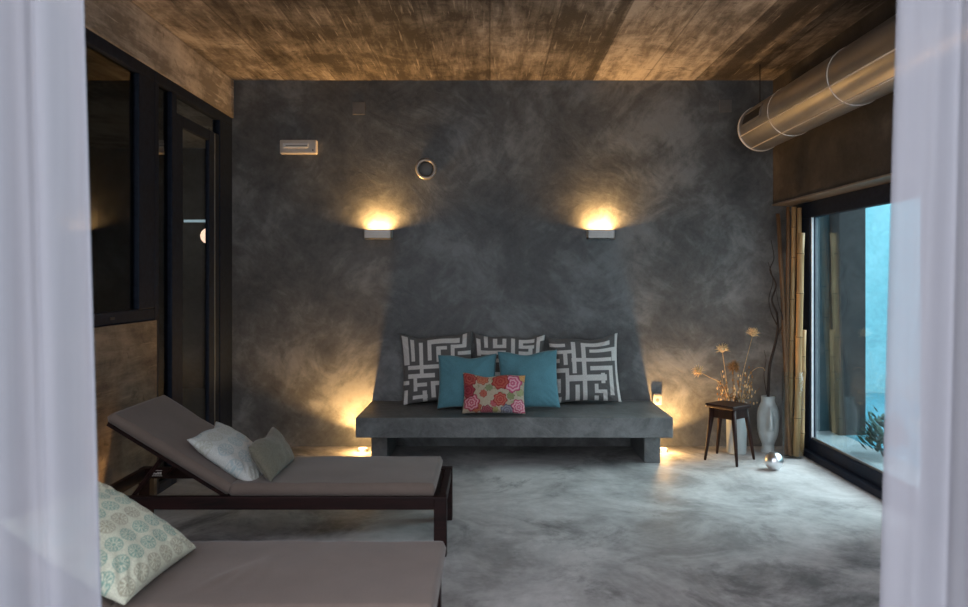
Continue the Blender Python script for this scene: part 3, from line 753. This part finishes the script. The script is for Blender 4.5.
tw([br.location+Vector((.0,0,.004)), P(768.5,385,Yb), P(770,365,Yb), P(775,345,Yb-.01), P(778,328,Yb), P(777,312,Yb)], [.012,.012,.011,.010,.008], 'stem')
tw([P(777,313,Yb), P(772,300,Yb), P(776,285,Yb), P(770,270,Yb), P(774,258,Yb), P(771,240,Yb)], [.009,.007,.006,.004,.002], 'twig')
tw([P(777,325,Yb), P(771,312,Yb-.02), P(769,298,Yb-.02), P(773,280,Yb-.02), P(768,262,Yb-.01)], [.006,.004,.003,.002], 'twig')
tw([P(778,335,Yb), P(783,320,Yb-.06), P(779,306,Yb-.06), P(776,290,Yb-.06)], [.006,.005,.003,.002], 'twig')
tw([P(766.5,394,Yb), P(764,375,Yb), P(766,360,Yb), P(764,350,Yb)], [.004,.003,.002,.0015], 'twig')

# silver ball
sb = ground(774,470); R_ = .066
bm = BM(); bmesh.ops.create_uvsphere(bm, u_segments=48, v_segments=24, radius=R_)
o = obj('silver_ball', bm, 'steel', None, True); o.location = (sb.x, sb.y, R_)
tag(o, 'small shiny silver ball on the floor before the face vase', 'ball')

# ------------------------------------------------------------------ glass vase with bamboo poles
gb = ground(794,457); gb.x = min(gb.x, 2.335)
bm = BM(); GR = .079; GH = .66
lathe(bm, [(.001,0),(GR,0),(GR,GH),(GR-.004,GH),(GR-.004,.014),(.001,.014)], 48, closed=False)
o = obj('glass_vase', bm, 'vase_glass', None, True); o.location = gb
tag(o, 'tall clear glass cylinder holding the bamboo poles', 'vase')
def pole(pb, pt, r, mat, label, n=7, seed=0):
    a = Vector(pb); b = Vector(pt)
    t = thing('bamboo_pole', a, label, 'bamboo pole', 'bamboo poles in the glass cylinder')
    rr = random.Random(seed); zs = [0]
    while zs[-1] < .97: zs.append(zs[-1]+rr.uniform(.12,.2))
    zs = [z for z in zs if z < .95]+[1.0]
    pts = []; rads = []
    d = b-a
    for i, z in enumerate(zs):
        q = d*z + Vector((rr.uniform(-.004,.004), rr.uniform(-.004,.004), 0))*(1 if 0 < z < 1 else 0)
        if 0 < z < 1:
            dn = d.normalized()
            pts += [q-dn*.012, q-dn*.003, q+dn*.003, q+dn*.012]; rads += [r, r*1.13, r*1.13, r*.985]
        else: pts.append(q); rads.append(r)
    bm = BM(); tube(bm, pts, rads, 14); obj('pole_cane', bm, mat, t, True)
    bm = BM()
    for z, q in zip(zs[1:-1], range(99)):
        c = pts[1+q*4+1]*.5+pts[1+q*4+2]*.5; dn = d.normalized()
        tube(bm, [c-dn*.0025, c+dn*.0025], r*1.15, 14)
    obj('node_ring', bm, 'node', t)
gz = .016
def gp(dx, dy): return (gb.x+dx, gb.y+dy, gz)
def tp(px, py, y): return P(px, py, y)
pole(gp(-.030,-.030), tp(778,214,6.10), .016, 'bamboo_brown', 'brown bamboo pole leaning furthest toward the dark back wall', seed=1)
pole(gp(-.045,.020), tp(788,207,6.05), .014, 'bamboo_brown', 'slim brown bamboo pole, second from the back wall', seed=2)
pole(gp(.000,.045), tp(794,207,6.02), .018, 'bamboo', 'straight full-height bamboo pole behind the thickest pole', seed=3)
pole(gp(.048,.018), tp(799.5,208,5.98), .017, 'bamboo', 'full-height bamboo pole closest to the window frame', seed=4)
pole(gp(.010,-.038), tp(801.5,233,5.84), .025, 'bamboo', 'thickest golden bamboo pole, cut shorter than the others', seed=5)
pole(gp(.050,-.035), tp(804,330,5.83), .017, 'bamboo', 'shortest bamboo pole, reaching only to mid window height', seed=6)

# ------------------------------------------------------------------ things beyond the left glass
gl = thing('globe_lamp', P(209,236,8.2), 'round glowing globe lamp seen through the left glass door', 'lamp')
bm = BM(); bmesh.ops.create_uvsphere(bm, u_segments=32, v_segments=16, radius=.088); obj('globe', bm, 'globe', gl, True)
bm = BM(); tube(bm, [(0,0,.085),(0,0,3.0-gl.location.z)], .006, 8); obj('cord', bm, 'black', gl)
tb = thing('tube_lamp', P(197,221,9.45), 'thin cool white tube lamp seen through the left glass door', 'lamp')
bm = BM(); tube(bm, [(-.16,0,0),(.16,0,0)], .016, 12); obj('tube', bm, 'tube', tb, True)
bm = BM(); box(bm, (-.17,.012,-.02), (.17,.05,.02), .004); obj('tube_holder', bm, 'grey_plastic', tb)

l = bpy.data.lights.new('globe_glow','POINT'); l.energy = 8; l.color = (1,.7,.42); l.shadow_soft_size = .03
o = bpy.data.objects.new('globe_glow', l); COL.objects.link(o); o.location = gl.location + Vector((-.05,.16,.0))
# ------------------------------------------------------------------ curtains
def curtain(x_out, x_top, x_bot, y, seed, label):
    bm = BM(); nx, nz = 150, 40; z0, z1 = .012, H
    g = []
    for i in range(nx+1):
        u = i/nx; col_ = []
        for j in range(nz+1):
            v = j/nz
            zz = z0+(z1-z0)*v
            # hem edge position follows the photo: edges flare a little toward the floor
            q = (zz-.73)/(1.93-.73); xe = x_bot+(x_top-x_bot)*q
            x = x_out+(xe-x_out)*u
            ph = u*8.0*2*PI*.62+seed
            am = .045*(.7+.3*math.sin(u*5+seed))*(1-.35*v)
            yy = y + am*math.sin(ph+.5*math.sin(v*2.2+seed)+1.1*math.sin(u*7+seed)) + .008*math.sin(ph*2.3+v*2)
            x += .010*math.cos(ph)*(1 if 0 < i < nx else 0)
            col_.append(bm.verts.new((x,yy,zz)))
        g.append(col_)
    for i in range(nx):
        for j in range(nz): bm.faces.new((g[i][j],g[i+1][j],g[i+1][j+1],g[i][j+1]))
    o = obj('sheer_curtain', bm, 'sheer', None, True)
    sm = o.modifiers.new('thickness','SOLIDIFY'); sm.thickness = .0015
    o.modifiers.remove(sm)
    rebase(o, ((x_out+x_bot)/2, y, z0))
    return tag(o, label, 'curtain', 'white sheer curtains framing the view')
curtain(-1.50, P(79,0,1.5).x, P(95,0,1.5).x, 1.5, .4, 'white sheer curtain hanging on the left beside the nearest lounger')
curtain(1.50, P(906,0,1.5).x, P(888,0,1.5).x, 1.5, 2.1, 'white sheer curtain hanging on the right before the window')

# ------------------------------------------------------------------ daylight
SKY = 5.8; SUN = 8
W = bpy.data.worlds.new('sky'); S.world = W; W.use_nodes = True
t = W.node_tree; t.nodes.clear()
bg = t.nodes.new('ShaderNodeBackground'); out = t.nodes.new('ShaderNodeOutputWorld')
tc = t.nodes.new('ShaderNodeTexCoord'); sp = t.nodes.new('ShaderNodeSeparateXYZ'); t.links.new(tc.outputs['Generated'], sp.inputs[0])
rp = t.nodes.new('ShaderNodeValToRGB'); e = rp.color_ramp.elements
e[0].position = .0; e[0].color = (.26,.27,.28,1); e[1].position = 1; e[1].color = (.77,.78,.87,1)
mr = t.nodes.new('ShaderNodeMapRange'); mr.inputs['From Min'].default_value = -.1; mr.inputs['From Max'].default_value = .7
t.links.new(sp.outputs['Z'], mr.inputs['Value']); t.links.new(mr.outputs[0], rp.inputs[0]); t.links.new(rp.outputs[0], bg.inputs['Color'])
# overcast sky, brighter toward the left than the right
m2 = t.nodes.new('ShaderNodeMapRange'); m2.inputs['From Min'].default_value = -.8; m2.inputs['From Max'].default_value = .8
m2.inputs['To Min'].default_value = SKY*1.35; m2.inputs['To Max'].default_value = SKY*.55
t.links.new(sp.outputs['X'], m2.inputs['Value']); t.links.new(m2.outputs[0], bg.inputs['Strength'])
sl = bpy.data.lights.new('hazy_sun','SUN'); sl.energy = SUN; sl.angle = math.radians(50); sl.color = (.80,.95,1.0)
so = bpy.data.objects.new('hazy_sun', sl); COL.objects.link(so); so.location = (6,5,6)
so.rotation_euler = Vector((-.80,-.06,-.60)).to_track_quat('-Z','Y').to_euler()
t.links.new(bg.outputs[0], out.inputs['Surface'])

S.view_settings.view_transform = 'Standard'; S.view_settings.look = 'None'; S.view_settings.exposure = 0.0; S.view_settings.gamma = 1; S.view_settings.use_curve_mapping = False
cy = S.cycles
cy.use_denoising = True
cy.max_bounces = 8; cy.transparent_max_bounces = 12; cy.sample_clamp_indirect = 4
